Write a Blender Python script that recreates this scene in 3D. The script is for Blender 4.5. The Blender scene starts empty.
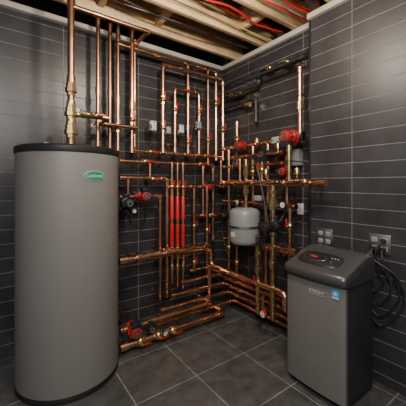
import bpy, bmesh, math, random
from mathutils import Vector, Matrix
random.seed(4)
D = bpy.data
SC = bpy.context.scene
# ---------------------------------------------------------------- survey of the room
# corner of the room = origin; wall_left is the plane y=0, wall_right the plane x=0
CAM = Vector((-1.968, -2.371, 1.2)); F = Vector((.5864, .8100, 0)); RT = Vector((.8100, -.5864, 0)); FP = 287.0
def ray(u, v): return F + RT * ((u-203)/FP) + Vector((0, 0, (183-v)/FP))
def L(u, v, off):      # measured point at stand-off 'off' from the left wall
    d = ray(u, v); return CAM + d*((-off-CAM.y)/d.y)
def R(u, v, off):      # measured point at stand-off 'off' from the right wall
    d = ray(u, v); return CAM + d*((-off-CAM.x)/d.x)
H = 2.39
RS = 1.12              # pipe gauge factor
# ---------------------------------------------------------------- materials
def mat(name, col, rough=.5, metal=0., noise=.12, nscale=12., bump=0., coat=0., spec=.5, emit=None):
    m = D.materials.new(name); m.use_nodes = True; nt = m.node_tree; b = nt.nodes['Principled BSDF']
    b.inputs['Roughness'].default_value = rough; b.inputs['Metallic'].default_value = metal
    b.inputs['Coat Weight'].default_value = coat; b.inputs['Specular IOR Level'].default_value = spec
    tc = nt.nodes.new('ShaderNodeTexCoord'); n = nt.nodes.new('ShaderNodeTexNoise'); n.inputs['Scale'].default_value = nscale
    n.inputs['Detail'].default_value = 4
    nt.links.new(tc.outputs['Object'], n.inputs['Vector'])
    cr = nt.nodes.new('ShaderNodeValToRGB'); e = cr.color_ramp.elements
    e[0].position = .3; e[1].position = .7
    e[0].color = (*[max(0, c*(1-noise)) for c in col], 1); e[1].color = (*[min(1, c*(1+noise)) for c in col], 1)
    nt.links.new(n.outputs['Fac'], cr.inputs['Fac']); nt.links.new(cr.outputs['Color'], b.inputs['Base Color'])
    if bump:
        bp = nt.nodes.new('ShaderNodeBump'); bp.inputs['Strength'].default_value = bump; bp.inputs['Distance'].default_value = .01
        nt.links.new(n.outputs['Fac'], bp.inputs['Height']); nt.links.new(bp.outputs['Normal'], b.inputs['Normal'])
    return m
def tile_mat(name, hc, phase, bw, bh, c1, c2, mortar, ms, rough, zc='Z', zphase=0., nsc=6, nlo=.6, nhi=1.4):
    m = D.materials.new(name); m.use_nodes = True; nt = m.node_tree; b = nt.nodes['Principled BSDF']
    tc = nt.nodes.new('ShaderNodeTexCoord'); sp = nt.nodes.new('ShaderNodeSeparateXYZ'); cb = nt.nodes.new('ShaderNodeCombineXYZ')
    a = nt.nodes.new('ShaderNodeMath'); a.operation = 'ADD'; a.inputs[1].default_value = phase
    a2 = nt.nodes.new('ShaderNodeMath'); a2.operation = 'ADD'; a2.inputs[1].default_value = zphase
    nt.links.new(tc.outputs['Object'], sp.inputs[0]); nt.links.new(sp.outputs[hc], a.inputs[0]); nt.links.new(sp.outputs[zc], a2.inputs[0])
    nt.links.new(a.outputs[0], cb.inputs[0]); nt.links.new(a2.outputs[0], cb.inputs[1])
    br = nt.nodes.new('ShaderNodeTexBrick'); br.offset = 0; br.squash = 1
    for k, v in (('Scale', 1), ('Mortar Size', ms), ('Mortar Smooth', .1), ('Bias', 0), ('Brick Width', bw), ('Row Height', bh)):
        br.inputs[k].default_value = v
    br.inputs['Color1'].default_value = (*c1, 1); br.inputs['Color2'].default_value = (*c2, 1); br.inputs['Mortar'].default_value = (*mortar, 1)
    nt.links.new(cb.outputs[0], br.inputs['Vector'])
    n = nt.nodes.new('ShaderNodeTexNoise'); n.inputs['Scale'].default_value = nsc; n.inputs['Detail'].default_value = 8; n.inputs['Roughness'].default_value = .62
    nt.links.new(tc.outputs['Object'], n.inputs['Vector'])
    mr = nt.nodes.new('ShaderNodeMapRange'); mr.inputs[1].default_value = .25; mr.inputs[2].default_value = .75; mr.inputs[3].default_value = nlo; mr.inputs[4].default_value = nhi
    nt.links.new(n.outputs['Fac'], mr.inputs[0])
    mx = nt.nodes.new('ShaderNodeVectorMath'); mx.operation = 'SCALE'
    nt.links.new(br.outputs['Color'], mx.inputs[0]); nt.links.new(mr.outputs[0], mx.inputs['Scale'])
    nt.links.new(mx.outputs[0], b.inputs['Base Color'])
    r2 = nt.nodes.new('ShaderNodeMapRange'); r2.inputs[3].default_value = rough; r2.inputs[4].default_value = .85
    nt.links.new(br.outputs['Fac'], r2.inputs[0]); nt.links.new(r2.outputs[0], b.inputs['Roughness'])
    bp = nt.nodes.new('ShaderNodeBump'); bp.inputs['Strength'].default_value = .5; bp.inputs['Distance'].default_value = .004; bp.invert = True
    nt.links.new(br.outputs['Fac'], bp.inputs['Height']); nt.links.new(bp.outputs['Normal'], b.inputs['Normal'])
    return m
T1 = (.025, .0238, .0262); T2 = (.032, .0303, .0335); GR = (.155, .146, .142)
m_wl = tile_mat('wall_tile_left', 'X', .35, .6, .098, T1, T2, GR, .0024, .36)
m_wr = tile_mat('wall_tile_right', 'Y', .4, .6, .098, T1, T2, GR, .0024, .36)
m_wc = tile_mat('wall_tile_column', 'Y', 1.433, .6, .098, T1, T2, GR, .0021, .42, 'Z', .04)
m_fl = tile_mat('floor_tile', 'X', .15, .40, .40, (.054, .053, .0505), (.066, .064, .061), (.185, .178, .168), .003, .34, 'Y', .1, 11, .5, 1.5)
copper = mat('copper', (.60, .335, .21), .29, 1, .28, 9)
copper2 = mat('copper_tarnished', (.36, .20, .125), .36, 1, .32, 9)
bright = mat('copper_bright', (.74, .44, .29), .25, 1, .22, 9)
brass = mat('brass', (.52, .38, .18), .32, 1, .3, 20)
iron = mat('black_iron', (.030, .030, .034), .42, .3, .3, 20)
blackp = mat('black_plastic', (.014, .014, .016), .35)
rubber = mat('black_rubber', (.010, .010, .011), .5)
red = mat('red_paint', (.36, .018, .018), .32, 0, .2, 15)
redtube = mat('red_tube', (.48, .022, .022), .35, 0, .15)
white = mat('white_plastic', (.5, .49, .46), .45, 0, .05)
lgrey = mat('light_grey_enamel', (.25, .255, .25), .35, 0, .05)
ggrey = mat('grey_enamel', (.205, .215, .21), .38, 0, .05)
steel = mat('steel', (.42, .42, .42), .35, 1, .1)
tankm = mat('tank_jacket', (.150, .142, .133), .46, 0, .03, 3)
tankcap = mat('tank_cap', (.009, .009, .009), .45)
green = mat('emblem_green', (.02, .18, .11), .35, 0, .05)
emb = mat('emblem_silver', (.5, .52, .5), .35, .3, .05)
badge = mat('badge_silver', (.38, .38, .37), .35, .2, .05)
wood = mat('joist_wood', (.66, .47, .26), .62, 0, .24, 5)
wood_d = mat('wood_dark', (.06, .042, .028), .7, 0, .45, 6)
plate = mat('top_plate', (.44, .39, .33), .65, 0, .15, 6)
redpex = mat('red_pex', (.48, .02, .02), .4)
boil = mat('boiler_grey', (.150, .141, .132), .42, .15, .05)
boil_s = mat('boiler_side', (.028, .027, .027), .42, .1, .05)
silver = mat('boiler_hood', (.062, .060, .060), .3, .3, .04)
screen = mat('lcd_screen', (.35, .03, .03), .2)
blue = mat('label_blue', (.02, .25, .50), .4, 0, .02)
wirey = mat('yellow_wire', (.5, .38, .1), .5)
# ---------------------------------------------------------------- mesh helpers
def finish(bm, name, m, parent=None, M=None, ang=40):
    bmesh.ops.remove_doubles(bm, verts=bm.verts, dist=1e-6)
    bmesh.ops.recalc_face_normals(bm, faces=bm.faces)
    for f in bm.faces: f.smooth = True
    for e in bm.edges:
        if len(e.link_faces) == 2 and e.calc_face_angle(0) > math.radians(ang): e.smooth = False
    me = D.meshes.new(name); bm.to_mesh(me); bm.free(); me.materials.append(m)
    o = D.objects.new(name, me); SC.collection.objects.link(o)
    if parent: o.parent = parent
    if M is not None: o.matrix_local = M
    return o
def tube(bm, pts, r, seg=12):
    pts = [Vector(p) for p in pts]; n = len(pts); rings = []
    t0 = (pts[1]-pts[0]).normalized()
    up = Vector((0, 0, 1)) if abs(t0.z) < .9 else Vector((1, 0, 0))
    nrm = (up - t0*up.dot(t0)).normalized()
    for i, p in enumerate(pts):
        t = ((pts[min(i+1, n-1)]-pts[i]).normalized() + (pts[i]-pts[max(i-1, 0)]).normalized())
        t = t.normalized() if t.length > 1e-6 else t0
        nrm = (nrm - t*nrm.dot(t)).normalized(); b = t.cross(nrm)
        rings.append([bm.verts.new(p+(nrm*math.cos(a)+b*math.sin(a))*r) for a in [2*math.pi*k/seg for k in range(seg)]])
    for i in range(n-1):
        for k in range(seg):
            bm.faces.new((rings[i][k], rings[i][(k+1) % seg], rings[i+1][(k+1) % seg], rings[i+1][k]))
    bm.faces.new(rings[0][::-1]); bm.faces.new(rings[-1])
def lathe(bm, prof, seg=24, M=Matrix(), a0=0):
    rings = []
    for r, z in prof:
        if r < 1e-6: rings.append([bm.verts.new(M @ Vector((0, 0, z)))])
        else: rings.append([bm.verts.new(M @ Vector((r*math.cos(a0+2*math.pi*k/seg), r*math.sin(a0+2*math.pi*k/seg), z))) for k in range(seg)])
    for A, B in zip(rings, rings[1:]):
        for k in range(seg):
            k2 = (k+1) % seg
            if len(A) == 1 and len(B) == 1: continue
            if len(A) == 1: bm.faces.new((A[0], B[k2], B[k]))
            elif len(B) == 1: bm.faces.new((A[k], A[k2], B[0]))
            else: bm.faces.new((A[k], A[k2], B[k2], B[k]))
    if len(rings[0]) > 1: bm.faces.new(rings[0][::-1])
    if len(rings[-1]) > 1: bm.faces.new(rings[-1])
def box(bm, c, s, bev=0., M=Matrix(), seg=2):
    g = bmesh.ops.create_cube(bm, size=1.)['verts']
    for v in g: v.co = Vector((v.co.x*s[0]+c[0], v.co.y*s[1]+c[1], v.co.z*s[2]+c[2]))
    if bev:
        es = list({e for v in g for e in v.link_edges})
        r = bmesh.ops.bevel(bm, geom=es, offset=bev, segments=seg, affect='EDGES', profile=.5)
        g = list({v for f in r['faces'] for v in f.verts} | {v for v in g if v.is_valid})
    for v in g: v.co = M @ v.co
AX = {'X': Matrix.Rotation(math.pi/2, 4, 'Y'), 'Z': Matrix(), 'Y': Matrix.Rotation(-math.pi/2, 4, 'X')}
def thing(name, M, label, cat, group=None):
    o = D.objects.new(name, None); SC.collection.objects.link(o); o.empty_display_size = .05
    o.matrix_world = M if isinstance(M, Matrix) else Matrix.Translation(M)
    o['label'] = label; o['category'] = cat
    if group: o['group'] = group
    return o
def B(root, name, m, fn, **k):
    bm = bmesh.new(); fn(bm); return finish(bm, name, m, root, **k)
def fillet(pts, rad):
    out = [pts[0]]; cor = []
    for a, p, b in zip(pts, pts[1:], pts[2:]):
        d1 = (p-a); d2 = (b-p); q = min(rad, d1.length*.45, d2.length*.45)
        d1.normalize(); d2.normalize(); arc = []
        for i in range(6):
            t = i/5; arc.append((p-d1*q)*(1-t)**2 + p*2*t*(1-t) + (p+d2*q)*t*t)
        out += arc; cor.append((arc, d1, d2))
    out.append(pts[-1]); return out, cor
def snap(pts):
    out = [Vector(pts[0])]
    for p in pts[1:]:
        q = out[-1].copy(); d = p-q; i = max(range(3), key=lambda k: abs(d[k])); q[i] = p[i]; out.append(q)
    return out
def run(pts, r=.013, m=copper, label='copper water pipe running along the tiled wall', name='copper_pipe', fit=None, clamp=True, cat='pipe', ends=True):
    r *= RS
    pts = snap(pts); p0 = pts[0].copy(); lp = [p-p0 for p in pts]
    fit = fit or m
    root = thing(name, p0, label, cat)
    fp, cor = fillet(lp, r*2.4)
    B(root, 'pipe', m, lambda bm: tube(bm, fp, r))
    for arc, d1, d2 in cor:
        B(root, 'elbow', fit, lambda bm: tube(bm, [arc[0]-d1*r*1.1]+arc+[arc[-1]+d2*r*1.1], r*1.28))
    def coup(c, d, w=1.9): B(root, 'coupling', fit, lambda bm: tube(bm, [c-d*r*w, c-d*r*(w-.1), c+d*r*(w-.1), c+d*r*w], r*1.25))
    for a, b in zip(lp, lp[1:]):
        ln = (b-a).length; d = (b-a).normalized()
        if ln > .5:
            for q in ([.35, .8] if ln > .9 else [.3]): coup(a+d*ln*q, d)
    if ends:
        d = (lp[1]-lp[0]).normalized(); coup(lp[0]+d*r*1.0, d, 1.3)
        d = (lp[-1]-lp[-2]).normalized(); coup(lp[-1]-d*r*1.0, d, 1.3)
    if clamp:
        best = max(zip(lp, lp[1:]), key=lambda s: (s[1]-s[0]).length); a, b = best; d = (b-a).normalized()
        if (b-a).length > .12:
            for q in ([.15, .9] if (b-a).length > .5 else [.6]):
                c = a+(b-a)*q; w = c+p0
                if w.z > H-.02: continue
                opts = []
                if abs(d.y) < .5: opts.append((-w.y, Vector((0, 1, 0))))
                if abs(d.x) < .5: opts.append((-w.x - (.1 if w.y < -1.13 else 0), Vector((1, 0, 0))))
                dist, o = min(opts, key=lambda t: t[0])
                if .02 < dist < .45:
                    dist -= .001
                    def cl(bm):
                        tube(bm, [c-d*.006, c+d*.006], r*1.35)
                        tube(bm, [c, c+o*dist], .004, 8); tube(bm, [c+o*(dist-.004), c+o*dist], .014, 12)
                    B(root, 'pipe_clamp', copper2, cl)
    return pts
def frame(loc, axis, out):
    X = Vector(axis).normalized(); Z = Vector(out).normalized(); Y = Z.cross(X)
    M = Matrix((X, Y, Z)).transposed().to_4x4(); M.translation = loc; return M
XA, YA, ZA = Vector((1, 0, 0)), Vector((0, 1, 0)), Vector((0, 0, 1)); OL = Vector((0, -1, 0)); OR = Vector((-1, 0, 0))
def valve(loc, axis, out, r=.013, hm=red, label='brass ball valve with red lever handle on copper pipe', turned=False):
    r *= RS
    if hm == blackp: label = 'brass ball valve with black lever handle on copper pipe'
    root = thing('ball_valve', frame(loc, axis, out), label, 'valve')
    def body(bm):
        lathe(bm, [(r*1.5, -.035), (r*1.5, -.02), (r*1.3, -.018), (r*1.75, -.008), (r*1.75, .008), (r*1.3, .018), (r*1.5, .02), (r*1.5, .035)], 8, AX['X'])
        lathe(bm, [(r*.8, 0), (r*.8, r*2.2), (r*.5, r*2.3), (r*.5, r*2.9)], 10)
    B(root, 'valve_body', brass, body)
    def lev(bm):
        s = (.013, .07, .005) if turned else (.07, .013, .005); c = (0, .026, r*2.9) if turned else (.026, 0, r*2.9)
        box(bm, c, s, .0018)
    B(root, 'lever_handle', hm, lev)
def pump(loc, axis, out, s=1., col=red, label='red circulator pump with black terminal box and bolted flanges'):
    root = thing('circulator_pump', frame(loc, axis, out) @ Matrix.Scale(s, 4), label, 'pump')
    B(root, 'volute', col if col != blackp else iron, lambda bm: (lathe(bm, [(.02, -.03), (.045, -.028), (.052, -.012), (.052, .012), (.046, .02), (.046, .03)], 24),
        tube(bm, [(-.075, 0, 0), (-.04, 0, 0), (0, 0, 0), (.04, 0, 0), (.075, 0, 0)], .02, 16)))
    def mot(bm):
        lathe(bm, [(.048, .03), (.048, .04), (.041, .043), (.041, .085), (.037, .10), (.02, .105), (.012, .107), (.012, .112), (0, .112)], 24)
        for k in range(10):
            a = 2*math.pi*k/10; Mx = Matrix.Rotation(a, 4, 'Z'); box(bm, (.043, 0, .064), (.008, .004, .04), 0, Mx)
    B(root, 'motor_housing', col, mot)
    B(root, 'terminal_box', blackp, lambda bm: box(bm, (0, .052, .068), (.066, .040, .06), .005))
    B(root, 'name_plate', steel, lambda bm: lathe(bm, [(.030, .1045), (.030, .1085), (0, .1085)], 20))
    B(root, 'motor_band', blackp, lambda bm: lathe(bm, [(.0475, .031), (.0495, .032), (.0495, .039), (.0475, .040)], 24))
    for sx in (-1, 1):
        def fl(bm):
            lathe(bm, [(.03, sx*.075-.006), (.032, sx*.075), (.03, sx*.075+.006)], 20, AX['X'])
            box(bm, (sx*.075, 0, 0), (.012, .086, .028), .004)
            for q in (-.035, .035): lathe(bm, [(.006, -.016), (.006, .016)], 6, Matrix.Translation((sx*.075, q, 0)) @ AX['X'])
        B(root, 'flange', iron, fl)
def zone(loc, axis, out, col=white, label='white actuator zone valve with brass body on copper riser', s=1):
    root = thing('zone_valve', frame(loc, axis, out) @ Matrix.Scale(s, 4), label, 'valve')
    B(root, 'valve_body', brass, lambda bm: (lathe(bm, [(.019, -.04), (.019, -.025), (.016, -.02), (.022, 0), (.016, .02), (.019, .025), (.019, .04)], 12, AX['X']),
        lathe(bm, [(.013, 0), (.013, .03)], 12)))
    B(root, 'actuator_housing', col, lambda bm: box(bm, (0, 0, .052), (.078, .05, .045), .008, seg=3))
    B(root, 'cover_screw', blackp, lambda bm: lathe(bm, [(.005, .0745), (.005, .078)], 8, Matrix.Translation((.026, 0, 0))))
    B(root, 'manual_lever', blackp, lambda bm: box(bm, (.0, .029, .05), (.02, .01, .008), .002))
def gauge(loc, out, r=.028, rim=blackp, label='round pressure gauge with white dial and dark rim'):
    root = thing('pressure_gauge', frame(loc, XA if abs(out.y) > .5 else YA, out), label, 'gauge')
    B(root, 'gauge_case', rim, lambda bm: (lathe(bm, [(r*.3, -.03), (r*.3, -.012), (r, -.012), (r, .008), (r*.88, .01), (r*.88, .006)], 24)))
    B(root, 'dial', white, lambda bm: lathe(bm, [(r*.87, .006), (r*.87, .0075), (0, .0075)], 24))
    B(root, 'needle', red, lambda bm: box(bm, (r*.25, r*.2, .0085), (r*.75, .003, .001), 0, Matrix.Rotation(.7, 4, 'Z')))
def vent(loc, label='small brass air vent with cap on top of pipe'):
    root = thing('air_vent', loc, label, 'air vent')
    B(root, 'vent_body', brass, lambda bm: lathe(bm, [(.008, 0), (.008, .02), (.018, .024), (.019, .065), (.014, .072), (.006, .074)], 16))
    B(root, 'vent_cap', blackp, lambda bm: lathe(bm, [(.006, .074), (.007, .086), (0, .088)], 12))
def spline(pts, n=8):
    P = [Vector(p) for p in pts]; P = [P[0]*2-P[1]]+P+[P[-1]*2-P[-2]]; o = []
    for i in range(1, len(P)-2):
        for k in range(n):
            t = k/n; a, b, c, d = P[i-1:i+3]
            o.append(.5*((2*b)+(c-a)*t+(2*a-5*b+4*c-d)*t*t+(-a+3*b-3*c+d)*t**3))
    o.append(P[-2]); return o
def cable(pts, r=.005, m=rubber, label='black electrical cable hanging along the tiled wall', name='electrical_cable', cat='cable'):
    pts = [Vector(p) for p in pts]; p0 = pts[0].copy()
    bm = bmesh.new(); tube(bm, spline([p-p0 for p in pts]), r, 8)
    o = finish(bm, name, m); o.location = p0; o['label'] = label; o['category'] = cat; return o
def text(root, s, size, m, M, name='lettering', bend=None, ext=.0008):
    cu = D.curves.new('t', 'FONT'); cu.body = s; cu.size = size; cu.align_x = 'CENTER'; cu.align_y = 'CENTER'; cu.extrude = ext; cu.offset = size*.012
    o = D.objects.new('t', cu); SC.collection.objects.link(o); bpy.context.view_layer.update()
    me = D.meshes.new_from_object(o); D.objects.remove(o)
    if bend:
        for v in me.vertices: v.co = bend(v.co)
    me.materials.clear(); me.materials.append(m)
    t = D.objects.new(name, me); SC.collection.objects.link(t); t.parent = root
    if not bend: t.matrix_local = M
    return t
def struct(name, m, c, s, bev=0):
    bm = bmesh.new(); box(bm, (0, 0, 0), s, bev); o = finish(bm, name, m)
    o.data.transform(Matrix.Translation(c)); o['kind'] = 'structure'; return o
# ---------------------------------------------------------------- room
struct('floor', m_fl, (-1.6, -2.0, -.05), (3.6, 4.4, .1))
struct('wall_left', m_wl, (-1.55, .06, H/2), (3.5, .12, H))
struct('wall_right', m_wr, (.06, -.56, H/2), (.12, 1.13, H))
struct('wall_column', m_wc, (.01, -2.44, H/2), (.22, 2.62, H))
struct('trim_1', plate, (-1.58, .02, H+.02), (3.44, .12, .04), .003)
struct('trim_2', plate, (.03, -.55, H+.02), (.12, 1.14, .04), .003)
struct('trim_6', plate, (-.01, -2.44, H+.02), (.24, 2.64, .04), .003)
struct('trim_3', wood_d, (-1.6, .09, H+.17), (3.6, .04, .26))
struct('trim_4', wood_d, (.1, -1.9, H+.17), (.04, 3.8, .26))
struct('column_edge_shade', blackp, (-.102, -1.128, H/2), (.012, .012, H-.002), .001)  # added dark strip standing in for shade along the column edge
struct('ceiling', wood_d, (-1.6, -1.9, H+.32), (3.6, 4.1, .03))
for i, y in enumerate((-.23, -.585, -.94, -1.30, -1.66, -2.02)):
    bm = bmesh.new(); box(bm, (0, 0, 0), (3.4, .04, .23), .002); o = finish(bm, 'ceiling_joist', wood)
    o.location = (-1.6, y, H+.04+.115+.002); o['label'] = 'exposed pale wooden floor joist above the room'; o['category'] = 'joist'; o['group'] = 'exposed ceiling joists'
for i, (x, y) in enumerate(((-.9, -.41), (-.30, -.76), (-1.35, -.41))):
    bm = bmesh.new(); box(bm, (0, 0, 0), (.04, .31, .19), .002); o = finish(bm, 'joist_blocking', wood)
    o.location = (x, y, H+.04+.14); o['label'] = 'short wooden blocking between ceiling joists'; o['category'] = 'wood block'; o['group'] = 'joist blocking'
def hang(y, z, m, r, nm, x0=-2.9, x1=-.02, wob=.016):
    k = random.random()*6
    pts = [(x0+(x1-x0)*i/9, y+wob*math.sin(i*1.9+k), H+z+wob*.6*math.sin(i*1.3+k*2)) for i in range(10)]
    cable(pts, r, m, {'heating_tube': 'red flexible heating tube between ceiling joists', 'electrical_cable': 'thin electrical cable strung between ceiling joists'}[nm], nm, 'tube' if nm == 'heating_tube' else 'cable')
for y, z, x0 in ((-.36, .12, -1.6), (-.80, .07, -1.4), (-.74, .11, -1.5), (-.68, .15, -1.4), (-1.12, .06, -1.3), (-1.18, .10, -1.3), (-1.07, .13, -1.2), (-.48, .15, -1.5), (-1.05, .05, -1.3)):
    hang(y, z, redpex, .0075, 'heating_tube', x0)
for y, z, m, r in ((-.45, .06, rubber, .006), (-.66, .08, white, .005), (-.86, .12, rubber, .006), (-1.00, .10, white, .005), (-1.22, .07, rubber, .007), (-.12, .10, rubber, .006), (-.7, .05, wirey, .004), (-1.24, .14, wirey, .004), (-.40, .09, white, .004)):
    hang(y, z, m, r, 'electrical_cable')
run([Vector((-1.3, -.87, H+.18)), Vector((-.02, -.87, H+.18))], .030, steel, 'grey metal duct pipe between ceiling joists', 'duct_pipe', clamp=False)
run([Vector((-.9, -1.15, H+.18)), Vector((-.02, -1.15, H+.18))], .026, iron, 'black drain pipe between ceiling joists', 'drain_pipe', clamp=False)
# ---------------------------------------------------------------- water tank
TC = Vector((-1.582, -.388, 0)); TR = .296
tank = thing('water_tank', TC, 'tall grey cylindrical hot water tank with black cap', 'water tank')
B(tank, 'tank_jacket', tankm, lambda bm: lathe(bm, [(TR-.004, .03), (TR, .034), (TR, 1.373), (TR-.003, 1.375)], 96))
B(tank, 'top_cap', tankcap, lambda bm: lathe(bm, [(TR+.004, 1.373), (TR+.006, 1.379), (TR+.006, 1.405), (TR-.004, 1.415), (.04, 1.42), (0, 1.42)], 96))
B(tank, 'base_ring', tankcap, lambda bm: lathe(bm, [(TR-.002, 0), (TR+.002, .004), (TR+.002, .02), (TR-.004, .034)], 96))
ph = math.radians(-75)
def bend(off):
    def f(co):
        a = ph + co.x/TR; rr = TR+off+co.z; return Vector((rr*math.cos(a), rr*math.sin(a), 1.24+co.y))
    return f
def oval(bm, a, b, z, off, seg=48):
    rings = []
    for s in (1, .75, .5, .25):
        rings.append([bm.verts.new(bend(off)(Vector((a*s*math.cos(t), b*s*math.sin(t), z)))) for t in [2*math.pi*k/seg for k in range(seg)]])
    c = bm.verts.new(bend(off)(Vector((0, 0, z))))
    out = [bm.verts.new(bend(0)(Vector((a*math.cos(t), b*math.sin(t), .0)))) for t in [2*math.pi*k/seg for k in range(seg)]]
    rr = [out]+rings
    for A, Bq in zip(rr, rr[1:]):
        for k in range(seg): bm.faces.new((A[k], A[(k+1) % seg], Bq[(k+1) % seg], Bq[k]))
    for k in range(seg): bm.faces.new((rings[-1][k], rings[-1][(k+1) % seg], c))
e = B(tank, 'emblem', emb, lambda bm: oval(bm, .064, .030, .003, 0)); e['label'] = 'silver-rimmed oval emblem'
B(tank, 'emblem_face', green, lambda bm: oval(bm, .0605, .027, .0045, 0))
text(tank, 'Lochinvar', .026, emb, None, bend=bend(.0052))
for (dx, dy) in ((.012, .028), (-.12, .1)):
    B(tank, 'tank_fitting', brass, lambda bm: lathe(bm, [(.03, 1.419), (.03, 1.435), (.024, 1.437), (.024, 1.46)], 8, Matrix.Translation((dx, dy, 0))))
# ---------------------------------------------------------------- left wall piping
def union(loc, axis, r, m=brass, label='large brass union fitting on copper riser'):
    root = thing('union_fitting', frame(loc, axis, OL if abs(Vector(axis).y) < .5 else OR), label, 'pipe fitting')
    B(root, 'union_nut', m, lambda bm: lathe(bm, [(r*1.3, -.05), (r*1.3, -.03), (r*1.8, -.028), (r*1.8, .0), (r*1.5, .003), (r*1.5, .03), (r*1.3, .033), (r*1.3, .05)], 8, AX['X']))
    B(root, 'union_collar', m, lambda bm: lathe(bm, [(r*1.25, .05), (r*1.25, .07)], 16, AX['X']))
def tee(loc, axis, branch, r, m=copper):
    r *= RS
    root = thing('tee_fitting', frame(loc, axis, branch), 'copper tee fitting joining two pipes', 'pipe fitting')
    B(root, 'tee_body', m, lambda bm: (tube(bm, [(-r*2.6, 0, 0), (r*2.6, 0, 0)], r*1.35), tube(bm, [(0, 0, 0), (0, 0, r*2.8)], r*1.3)))
def lv(u, o, z0, z1, r=.013, m=copper, t0=False, t1=False, **k):     # vertical pipe on the left wall
    x = L(u, 183, o).x; a = Vector((x, -o, z0)); b = Vector((x, -o, z1)); run([a, b], r, m, k.pop('label', 'vertical copper pipe on the tiled wall'), **k)
    if t0: tee(a, XA, ZA if z1 > z0 else -ZA, r*1.05, m)
    if t1: tee(b, XA, -ZA if z1 > z0 else ZA, r*1.05, m)
def rv(u, o, z0, z1, r=.013, m=copper, t0=False, t1=False, **k):     # vertical pipe on the right wall
    y = R(u, 183, o).y; a = Vector((-o, y, z0)); b = Vector((-o, y, z1))
    run([a, b], r, m, 'vertical copper pipe on the tiled wall' if m != brass else 'vertical brass pipe assembly on the tiled wall', fit=brass if m == brass else None, **k)
    if t0: tee(a, YA, ZA if z1 > z0 else -ZA, r*1.05, m)
    if t1: tee(b, YA, -ZA if z1 > z0 else ZA, r*1.05, m)
a = L(71, 144, .36); a.z = 1.44
run([a, Vector((a.x, a.y, 2.62))], .019, copper2, 'thick aged copper riser rising from the water tank top', fit=copper2, clamp=False)
union(L(71, 112, .36), ZA, .022); union(L(71, 88, .36), ZA, .020, copper2, 'aged copper union fitting on riser'); union(L(71, 130, .36), ZA, .023)
gauge(L(77, 110, .32), OL, .02)
run([L(71, 6, .36), L(148, 31, .36)], .013, copper2, 'copper pipe running just below the ceiling joists', clamp=False)
t = L(148, 29, .36); t.z = L(71, 6, .36).z
run([t, Vector((t.x, -.10, t.z)), Vector((t.x, -.10, L(147, 150, .1).z))], .014, copper, 'copper pipe dropping from ceiling run down the wall')
run([L(73, 114, .36), L(108, 119, .36)], .013, copper, clamp=False, fit=brass)
t2 = L(108, 120, .36); t2.z = L(73, 114, .36).z
run([t2, Vector((t2.x, -.16, t2.z)), Vector((L(137, 121, .16).x, -.16, t2.z))], .013, copper, clamp=False, fit=brass)
union(L(86, 115, .36), XA, .013); valve(L(97, 116, .36), XA, OL)
zA = L(133, 151, .12).z; zB = L(133, 161, .12).z; zC = L(120, 178, .12).z; zD = L(167, 187, .12).z; zF = L(201, 216, .12).z
run([L(98, 146, .16), L(98, -12, .16)], .014, copper)
run([L(110, 150, .12), L(110, -8, .12)], .014, copper2)
run([L(118, 150, .12), L(118, 8, .12)], .014, copper)
run([L(132, 152, .12), L(132, 20, .12)], .017, copper)
run([L(133, 151, .12), L(221, 165, .12), L(221, 184, .12)], .015, bright)
run([L(120, 161, .12), L(213, 172, .12), L(213, 240, .12)], .014, copper)
zL = L(118, 44, .12).z
run([L(118, 44, .12), L(216, 74, .12), L(216, 160, .12)], .0145, bright, 'long copper header below ceiling turning down near the corner')
lv(188, .12, zA, zL, .014, copper, t0=True, t1=True)
lv(208, .12, zB, zL, .0135, copper2, t1=True)
p = L(163, 152, .16); p.z = zA
run([p, L(163, 64, .16), L(223, 84, .16), L(223, 160, .16)], .015, bright, 'copper header pipe turning down near the corner')
p = L(175, 152, .12); p.z = zA
run([p, L(175, 88, .12), L(199, 95, .12), Vector((L(199, 95, .12).x, -.12, zA))], .0135, copper, 'stepped copper riser turning over and back down')
for u in (175, 199): tee(Vector((L(u, 151, .12).x, -.12, zA)), XA, ZA, .0145)
for u, v, s, o, c in ((150, 127, 1.05, .10, white), (178, 130, .95, .12, white), (196, 126, .85, .12, lgrey)): zone(L(u, v, o), ZA, OL, c, s=s, label='white actuator zone valve with brass body on copper riser' if c == white else 'grey actuator zone valve with brass body on copper riser')
valve(L(163, 128, .16), ZA, OL); zone(L(166, 131, .16), ZA, OL, lgrey, 'grey actuator zone valve with brass body on copper riser', .8)
for u, v, o in ((163, 100, .16), (175, 110, .12), (188, 92, .12), (199, 112, .12), (216, 104, .12)): valve(L(u, v, o), ZA, OL, .013, turned=u == 188)
for u, v, o in ((132, 120, .12), (208, 140, .12), (223, 130, .16), (118, 128, .12), (188, 142, .12)): valve(L(u, v, o), ZA, OL, .0135)
for u, z in ((150, zA), (205, zA), (145, zB), (200, zB)): valve(Vector((L(u, 150, .12).x, -.12, z)), XA, OL, .0135)
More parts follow.
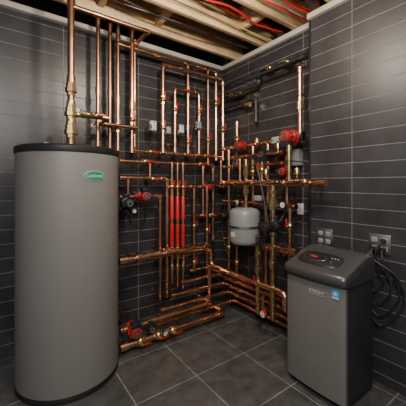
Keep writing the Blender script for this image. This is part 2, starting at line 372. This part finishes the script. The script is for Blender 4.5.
# middle band
run([L(120, 178, .12), L(167, 179, .12), L(167, 296, .12)], .017, bright)
lv(128, .12, zC, L(128, 214, .12).z, .013, copper, t0=True); lv(150, .12, zB, zC, .012, copper, t0=True, t1=True)
run([L(120, 197, .14), L(160, 197, .14), L(160, 240, .14), L(160, 300, .14)], .014, copper)
pump(L(142, 196, .14), XA, OL, .95); pump(L(126, 203, .16), ZA, OL, .85, blackp, 'black circulator pump with steel nameplate on copper pipe')
valve(L(153, 179, .12), XA, OL)
gauge(L(134, 211, .12), OL, .02)
for i, u in enumerate((172, 177.5, 183)):
    p = L(u, 196, .15); q = L(u, 246, .15); q.x = p.x
    root = thing('flow_tube', q, 'bright red vertical tube with brass end fittings', 'tube', 'red vertical tubes on the manifold'); ln = p.z-q.z
    B(root, 'red_sleeve', redtube, lambda bm: lathe(bm, [(.015, 0), (.017, .005), (.017, ln*.44), (.011, ln*.45), (.011, ln*.52), (.017, ln*.53), (.017, ln-.005), (.015, ln)], 16))
    B(root, 'middle_collar', brass, lambda bm: lathe(bm, [(.0175, ln*.455), (.0175, ln*.515)], 8))
    B(root, 'end_fitting', brass, lambda bm: lathe(bm, [(.010, -.035), (.020, -.033), (.020, -.004), (.010, 0)], 8))
    B(root, 'end_fitting', brass, lambda bm: lathe(bm, [(.010, ln), (.020, ln+.004), (.020, ln+.033), (.010, ln+.035)], 8))
    run([Vector((p.x, p.y, q.z-.03)), Vector((p.x, p.y, .32-.04*i))], .011, bright, clamp=False)
    run([Vector((p.x, p.y, p.z+.03)), Vector((p.x, p.y, zB))], .011, copper, clamp=False)
    valve(Vector((p.x, p.y, q.z-.08)), ZA, OL, .012); valve(Vector((p.x, p.y, p.z+.08)), ZA, OL, .012); union(Vector((p.x, p.y, q.z-.2)), ZA, .010)
x167 = L(167, 187, .12).x; x221 = -.06
run([Vector((x167, -.12, zD)), Vector((x221, -.12, zD))], .015, bright)
run([L(194, 216, .12), Vector((x221, -.12, zF))], .014, copper)
lv(194, .12, zD, .38, .0145, copper, t0=True); lv(203, .12, zB, zF, .0135, bright, t0=True, t1=True); lv(207, .16, zD, .30, .0135, copper)
for u, z in ((210, zF),): valve(Vector((L(u, 186, .12).x, -.12, z)), XA, OL)
pump(Vector((L(207, 186, .12).x, -.12, zD)), XA, OL, .75); valve(L(194, 226, .12), ZA, OL); valve(L(207, 230, .16), ZA, OL); valve(L(194, 262, .12), ZA, OL)
run([L(120, 261, .2), L(211, 244, .2), L(211, 266, .2), R(230, 270, .2)], .023, bright, 'thick copper pipe crossing the tiled wall')
union(L(168, 252, .2), XA, .023, bright); union(L(140, 257, .2), XA, .023, bright)
# low pipes along the floor
for k in range(5):
    z = .08+.072*k; y = -.32+.055*k
    xs = -1.0+.13*k
    run([Vector((xs, y, z)), Vector((-.12-.02*k, y, z)), Vector((-.12-.02*k, -1.0, z))], .0145, [bright, copper, bright, copper, bright][k], 'low copper pipe wrapping around the room corner')
run([L(121, 348, .44), Vector((-.34, -.44, 0)), Vector((-.34, -.22, 0)), Vector((-.34, -.2, .4))], .019, bright, 'thick low copper pipe running to the room corner')
run([L(121, 331, .36), Vector((-.42, -.36, 0)), Vector((-.42, -.14, 0))], .018, copper, 'thick low copper pipe running to the room corner')
pump(L(132, 328, .36), XA, OL, 1.0); pump(L(148, 326, .36), XA, OL, .7, blackp, 'small black circulator pump on low copper pipe')
for u in (140, 158, 172):
    p = L(u, 340, .44); p.z = L(121, 348, .44).z; valve(p, XA, OL, .018)
p = L(165, 333, .50); gauge(p, OL, .02)
# ---------------------------------------------------------------- right wall piping
GL = 'black iron gas pipe mounted on the tiled wall'
run([R(225, 97, .08), R(259, 90, .08), R(259, 72, .08), R(308, 56, .08)], .0135, iron, GL, 'gas_pipe')
run([R(225, 108, .08), R(256, 102, .08), R(256, 122, .08)], .0135, iron, GL, 'gas_pipe')
run([R(232, 86, .14), R(304, 65, .14)], .011, iron, GL, 'gas_pipe')
for u, v in ((233, 95), (241, 93), (270, 68), (288, 62), (247, 105)):
    valve(R(u, v, .085), YA, OR, .0145, steel if u > 250 else iron, 'iron gas valve with short lever on black pipe')
run([R(300, 134, .13), R(300, 68, .13)], .016, copper, 'vertical copper pipe with rounded top on the tiled wall')
union(R(300, 106, .13), ZA, .014)
o = .12
z1 = R(224, 149, o).z; z2 = R(224, 167, o).z; z0 = R(224, 136, o).z; z3 = R(224, 201, o).z; z4 = R(224, 238, o).z; zH = R(222, 183, .24).z
def rh(u0, u1, oo, z, r=.013, m=copper, **k): run([Vector((-oo, R(u0, 183, oo).y, z)), Vector((-oo, R(u1, 183, oo).y, z))], r, m, **k)
rh(223, 292, o, z1, .015, bright); rh(223, 290, o, z2, .014, copper); rh(223, 296, o, z3, .014, copper); rh(223, 296, o, z4, .013, copper)
rh(222, 325, .24, zH, .020, bright, label='thick copper header pipe with capped end')
rh(232, 284, .2, R(240, 157, .2).z, .013, copper)
rv(229, o, z1, .37, .014, bright, t0=True); rv(237, o, R(237, 122, o).z, z2, .013, copper, t1=True); rv(237, o, z3, .30, .013, copper, t0=True)
rv(253, o, z1, z3, .014, bright, t0=True, t1=True); rv(268, o, z1, z3, .0135, copper, t0=True, t1=True); rv(266, o, z3, .30, .0135, copper, t0=True)
rv(290, o, z3, .16, .014, copper, t0=True); rv(287, o, z1, z3, .0135, copper, t0=True, t1=True)
zq = R(240, 157, .2).z
rv(240, .2, zq, zH, .013, copper, t0=True); rv(262, .22, zH, zq+.02, .014, copper)
rv(273, .24, zH, .16, .018, brass, t0=True); rv(258, .24, R(258, 236, .24).z, .15, .016, brass); rv(289, .24, zH, R(289, 146, .24).z, .014, brass, t0=True)
rh(257, 296, .24, R(262, 244, .24).z, .014, copper)
BP = 'black circulator pump with bolted flanges on vertical pipe'
pump(R(293, 138, .14), YA, OR, 1.15); pump(Vector((-o, R(243, 150, o).y, z1)), YA, OR, .85); pump(R(268, 155, .16), YA, OR, .8, blackp, BP)
pump(R(273, 226, .24), ZA, OR, .95, blackp, BP); pump(R(287, 172, .12), ZA, OR, .75, red)
pump(R(229, 215, o), ZA, OR, .7, blackp, BP); pump(R(262, 240, .24), YA, OR, .55, blackp, BP)
union(R(246, 190, .24), ZA, .018); union(R(246, 172, .24), ZA, .016)
union(R(273, 203, .24), ZA, .021); union(R(273, 190, .24), ZA, .018); union(R(273, 262, .24), ZA, .019); union(R(258, 268, .24), ZA, .017); union(R(258, 254, .24), ZA, .017)
run([R(246, 210, .24), R(246, 160, .24)], .015, brass, 'brass riser above the expansion tank')
for u, v, ax, oo in ((253, 172, ZA, o), (262, 170, ZA, .22), (237, 140, ZA, o), (305, 182, YA, .24), (253, 183, YA, .24), (284, 183, YA, .24), (229, 247, ZA, o), (266, 285, ZA, o), (237, 262, ZA, o), (290, 226, ZA, o), (290, 268, ZA, o), (234, 183, YA, .24), (258, 282, ZA, .24)):
    valve(R(u, v, oo), ax, OR, .014, red if (u+v) % 3 == 0 else blackp)
zone(R(282, 141, .12), YA, OR, lgrey, 'grey actuator zone valve on copper pipe', 1.1); zone(R(262, 198, .14), YA, OR, lgrey, 'grey actuator zone valve on copper pipe', .9)
for u, v, oo in ((257, 146, .12), (297, 178, .24), (266, 178, .24), (278, 152, .2)): vent(R(u, v, oo))
gauge(R(263, 314, .3), OR, .028, red, 'round thermometer gauge with white dial and red rim'); gauge(R(283, 205, .2), OR, .026); gauge(R(238, 202, .2), OR, .022)
run([R(263, 311, .27), R(263, 296, .27)], .009, brass, clamp=True)
run([R(217, 268, .26), R(286, 294, .26), R(286, 310, .26)], .018, bright, 'copper pipe running low along the tiled wall')
# expansion tank
ec = R(244.5, 226, .24)
et = thing('expansion_tank', ec-Vector((0, 0, .16)), 'grey domed expansion tank hung on brass riser', 'tank')
er = .130
B(et, 'tank_shell', ggrey, lambda bm: lathe(bm, [(0, 0), (.07, .003), (.108, .013), (.124, .028), (er, .048), (er, .272), (.124, .292), (.108, .307), (.07, .317), (0, .32)], 40))
B(et, 'weld_band', steel, lambda bm: lathe(bm, [(er-.001, .152), (er+.007, .155), (er+.007, .170), (er-.001, .173)], 40))
B(et, 'top_fitting', brass, lambda bm: lathe(bm, [(.02, .315), (.02, .345), (.014, .347), (.014, .38)], 8))
B(et, 'rating_label', white, lambda bm: box(bm, (-er-.0005, 0, .10), (.002, .05, .04)))
def ebox(loc, out, w, h, d, m, label, name='junction_box'):
    root = thing(name, frame(loc, (out.cross(ZA)*-1), out), label, 'electrical box')
    B(root, 'box_body', m, lambda bm: box(bm, (0, 0, d/2), (w, h, d), .004))
    B(root, 'box_cover', m, lambda bm: box(bm, (0, 0, d+.002), (w*.92, h*.92, .004), .0015))
    B(root, 'cover_screw', steel, lambda bm: lathe(bm, [(.004, d+.004), (.004, d+.006)], 8))
ebox(R(297, 158, 0), OR, .12, .13, .06, lgrey, 'grey metal junction box on tiled wall')
ebox(R(301, 209, 0), OR, .055, .09, .012, white, 'white cover plate on tiled wall')
def outlet(loc, plugs):
    root = thing('power_outlet', frame(loc, Vector((0, -1, 0)), OR), 'grey two-gang power outlet on dark tile' + (' with black plugs' if plugs else ' cover plate'), 'power outlet')
    B(root, 'outlet_plate', steel, lambda bm: box(bm, (0, 0, .004), (.12, .118, .008), .003))
    for sx in (-.028, .028):
        for sy in (-.026, .026):
            B(root, 'receptacle', lgrey, lambda bm: box(bm, (sx, sy, .009), (.034, .03, .004), .003))
            B(root, 'socket_slots', blackp, lambda bm: (box(bm, (sx-.006, sy, .0113), (.003, .01, .001)), box(bm, (sx+.006, sy, .0113), (.003, .01, .001))))
    for (sx, sy) in plugs:
        B(root, 'plug', blackp, lambda bm: (box(bm, (sx, sy, .026), (.026, .026, .03), .006)))
o1 = R(325, 237, .1); outlet(o1, [])
o2 = R(380, 244, .1); outlet(o2, [(-.028, -.026), (.028, -.026), (.028, .026)])
def off(p, x, y, z): return p+Vector((x, y, z))
for j, (dy, dep) in enumerate(((.0, .0), (-.04, .06), (.04, -.08), (-.06, .11))):
    s0 = (.028, -.028, -.028)[j % 3]; zt = (-.03, -.03, .02)[j % 3]
    cable([off(o2, -.045, s0, zt), off(o2, -.07-.004*j, s0+dy*.5, zt-.05), off(o2, -.035-.008*j, -.05+dy, -.16), off(o2, -.03, -.07+dy, -.26-dep*.5), off(o2, -.03-.006*j, .0+dy*.4, -.36-dep), off(o2, -.03, .08+dy*.3, -.30-dep*.5), off(o2, -.03, .07, -.2)], .0058)
cable([R(292, 205, .02), R(291, 225, .03), R(293, 245, .06), R(283, 258, .1), R(275, 235, .16)], .009)
cable([R(296, 160, .03), R(297, 180, .04), R(291, 200, .05), R(280, 222, .2)], .008)
cable([R(250, 150, .2), R(256, 165, .28), R(262, 190, .3), R(268, 222, .3)], .006)
cable([R(236, 148, .2), R(232, 170, .3), R(230, 195, .2), R(230, 212, .2)], .006)
cable([L(128, 200, .22), L(132, 225, .1), L(143, 225, .08), L(146, 205, .18)], .005)
for a1, b1 in ((151, 178), (178, 195)):
    cable([L(a1, 124, .2), L(a1+4, 138, .12), L(b1-4, 140, .12), L(b1, 124, .2)], .004)
cable([R(225, 205, .05), R(222, 230, .04), R(226, 250, .05), R(232, 262, .1)], .005, steel, 'grey flexible metal conduit on tiled wall')
# ---------------------------------------------------------------- boiler
BW, BD = .37, .30
boiler = thing('boiler', Matrix.Translation((-.508, -1.24, 0)) @ Matrix.Rotation(-math.pi/2, 4, 'Z'), 'taupe-grey floor-standing boiler cabinet with black sloping hood', 'boiler')
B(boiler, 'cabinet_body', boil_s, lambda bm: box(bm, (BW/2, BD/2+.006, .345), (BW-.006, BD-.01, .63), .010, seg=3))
B(boiler, 'plinth', blackp, lambda bm: box(bm, (BW/2, BD/2+.01, .018), (BW-.04, BD-.03, .036), .004))
def front(bm):
    n = 16; prof = []
    for i in range(n+1):
        t = i/n; x = .004+(BW-.008)*t; y = -.018*math.sin(math.pi*t)**.5 - .001; prof.append((x, y))
    lo = [bm.verts.new((x, y, .045)) for x, y in prof]; hi = [bm.verts.new((x, y, .655)) for x, y in prof]
    bl = [bm.verts.new((prof[-1][0], .02, .045)), bm.verts.new((prof[0][0], .02, .045))]; bh = [bm.verts.new((prof[-1][0], .02, .655)), bm.verts.new((prof[0][0], .02, .655))]
    for i in range(n): bm.faces.new((lo[i], lo[i+1], hi[i+1], hi[i]))
    bm.faces.new((lo[-1], bl[0], bh[0], hi[-1])); bm.faces.new((bl[1], lo[0], hi[0], bh[1])); bm.faces.new((bl[0], bl[1], bh[1], bh[0]))
    bm.faces.new(hi+bh); bm.faces.new((lo+bl)[::-1])
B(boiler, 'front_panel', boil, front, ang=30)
HP = [(-.010, .655), (-.022, .660), (-.027, .672), (-.029, .690), (-.026, .704), (-.016, .716), (.006, .726), (.05, .742), (.10, .760), (.15, .777), (.19, .790), (.22, .797), (.25, .799), (.275, .795), (.292, .785), (BD+.002, .768), (BD+.004, .74), (BD+.004, .655)]
def hoodf(bm):
    N = 32; rows = []
    for i in range(N+1):
        s2 = math.sin((2*i/N-1)*math.pi/2)
        x = BW/2 + s2*(BW/2+.006); e = (1-abs(s2)**9)**.5 if abs(s2) < 1 else 0
        row = []
        for y, z in HP:
            w = max(0, min(1, 1-y/.2)); yy = y - .014*w*(1-s2*s2) + .014*w*(1-e)
            row.append(bm.verts.new((x, yy, .655+(z-.655)*(.87+.13*e))))
        rows.append(row)
    n = len(HP)
    for A, C in zip(rows, rows[1:]):
        for k in range(n): bm.faces.new((A[k], A[(k+1) % n], C[(k+1) % n], C[k]))
    bm.faces.new(rows[0][::-1]); bm.faces.new(rows[-1])
B(boiler, 'hood', silver, hoodf, ang=50)
B(boiler, 'hood_seam', blackp, lambda bm: box(bm, (BW/2, BD/2+.002, .655), (BW-.002, BD-.004, .006)))
sl = math.atan2(.035, .10)
PM = Matrix.Translation((BW/2-.012, .078, .7535)) @ Matrix.Rotation(sl, 4, 'X')
def disc_oval(bm, a, b, h, seg=48, p=.6, z0=-.01):
    pr = []
    for z, s in ((z0, 1), (h*.6, 1), (h, .96)):
        pr.append([bm.verts.new((abs(math.cos(t))**p*math.copysign(1, math.cos(t))*a*s, abs(math.sin(t))**p*math.copysign(1, math.sin(t))*b*s, z)) for t in [2*math.pi*k/seg for k in range(seg)]])
    for A, C in zip(pr, pr[1:]):
        for k in range(seg): bm.faces.new((A[k], A[(k+1) % seg], C[(k+1) % seg], C[k]))
    bm.faces.new(pr[-1]); bm.faces.new(pr[0][::-1])
B(boiler, 'control_panel', blackp, lambda bm: disc_oval(bm, .130, .068, .0065), M=PM)
B(boiler, 'panel_bezel', steel, lambda bm: disc_oval(bm, .072, .034, .008, p=.8), M=PM @ Matrix.Translation((-.03, .004, 0)))
B(boiler, 'panel_face', blackp, lambda bm: disc_oval(bm, .068, .030, .0095, p=.8), M=PM @ Matrix.Translation((-.03, .004, 0)))
B(boiler, 'display_screen', screen, lambda bm: box(bm, (-.04, .006, .010), (.045, .018, .003), .001), M=PM)
for k in range(3):
    B(boiler, 'button', lgrey, lambda bm: lathe(bm, [(.005, .004), (.005, .011), (0, .011)], 12, Matrix.Translation((.065+.018*k, .022, 0))), M=PM)
B(boiler, 'control_dial', steel, lambda bm: lathe(bm, [(.011, .004), (.010, .014), (0, .014)], 20, Matrix.Translation((.082, -.022, 0))), M=PM)
FM = Matrix.Translation((BW*.58, -.0190, .597)) @ Matrix.Rotation(math.pi/2, 4, 'X')
text(boiler, 'KNIGHT', .026, badge, FM @ Matrix.Translation((0, 0, .0015)))
B(boiler, 'badge_underline', badge, lambda bm: box(bm, (0, -.015, .001), (.092, .002, .002)), M=FM)
SM = Matrix.Translation((BW*.86, -.0135, .612)) @ Matrix.Rotation(math.pi/2, 4, 'X') @ Matrix.Rotation(.06, 4, 'Y')
B(boiler, 'energy_label', blue, lambda bm: box(bm, (0, 0, .001), (.040, .048, .003), .0005), M=SM)
B(boiler, 'label_strip', white, lambda bm: box(bm, (0, -.0165, .0015), (.036, .010, .003), .0003), M=SM)
def star(bm):
    c = bm.verts.new((0, .006, .0035)); vs = [bm.verts.new(((.015 if k % 2 == 0 else .0065)*math.sin(math.pi*k/5), .006+(.015 if k % 2 == 0 else .0065)*math.cos(math.pi*k/5), .003)) for k in range(10)]
    for k in range(10): bm.faces.new((c, vs[k], vs[(k+1) % 10]))
B(boiler, 'star_emblem', white, star, M=SM)
text(boiler, 'ENERGY STAR', .0052, blue, SM @ Matrix.Translation((0, -.0165, .0034)), ext=.0003)
# ---------------------------------------------------------------- lights
def lamp(kind, name, loc, power, col, size, tgt=None):
    l = D.lights.new(name, kind); l.energy = power; l.color = col
    if kind == 'AREA': l.shape = 'DISK'; l.size = size
    else: l.shadow_soft_size = size
    o = D.objects.new(name, l); SC.collection.objects.link(o); o.location = loc
    if tgt: o.rotation_euler = (Vector(tgt)-Vector(loc)).to_track_quat('-Z', 'Y').to_euler()
    return o
lamp('POINT', 'ceiling_bulb', (-1.12, -1.34, 2.25), 58, (1, .88, .72), .045)
lamp('AREA', 'room_fill', (-2.4, -2.8, 2.25), 54, (1, .96, .92), .7, (-.9, -.5, .5))  # added fill light from behind the camera, not a fixture of the room
lamp('AREA', 'overhead_fill', (-1.3, -2.1, 2.36), 16, (1, .94, .88), .5, (-1.0, -1.2, 0))  # second added fill, unseen above the frame
w = D.worlds.new('World'); SC.world = w; w.use_nodes = True
w.node_tree.nodes['Background'].inputs[0].default_value = (.88, .89, .95, 1); w.node_tree.nodes['Background'].inputs[1].default_value = .2
# ---------------------------------------------------------------- camera
cd = D.cameras.new('Camera'); co = D.objects.new('Camera', cd); SC.collection.objects.link(co); SC.camera = co
co.location = CAM; co.rotation_euler = (math.pi/2, 0, -math.atan2(.5864, .81))
cd.sensor_width = 36; cd.lens = 36*FP/406; cd.shift_y = -20/406; cd.clip_start = .02
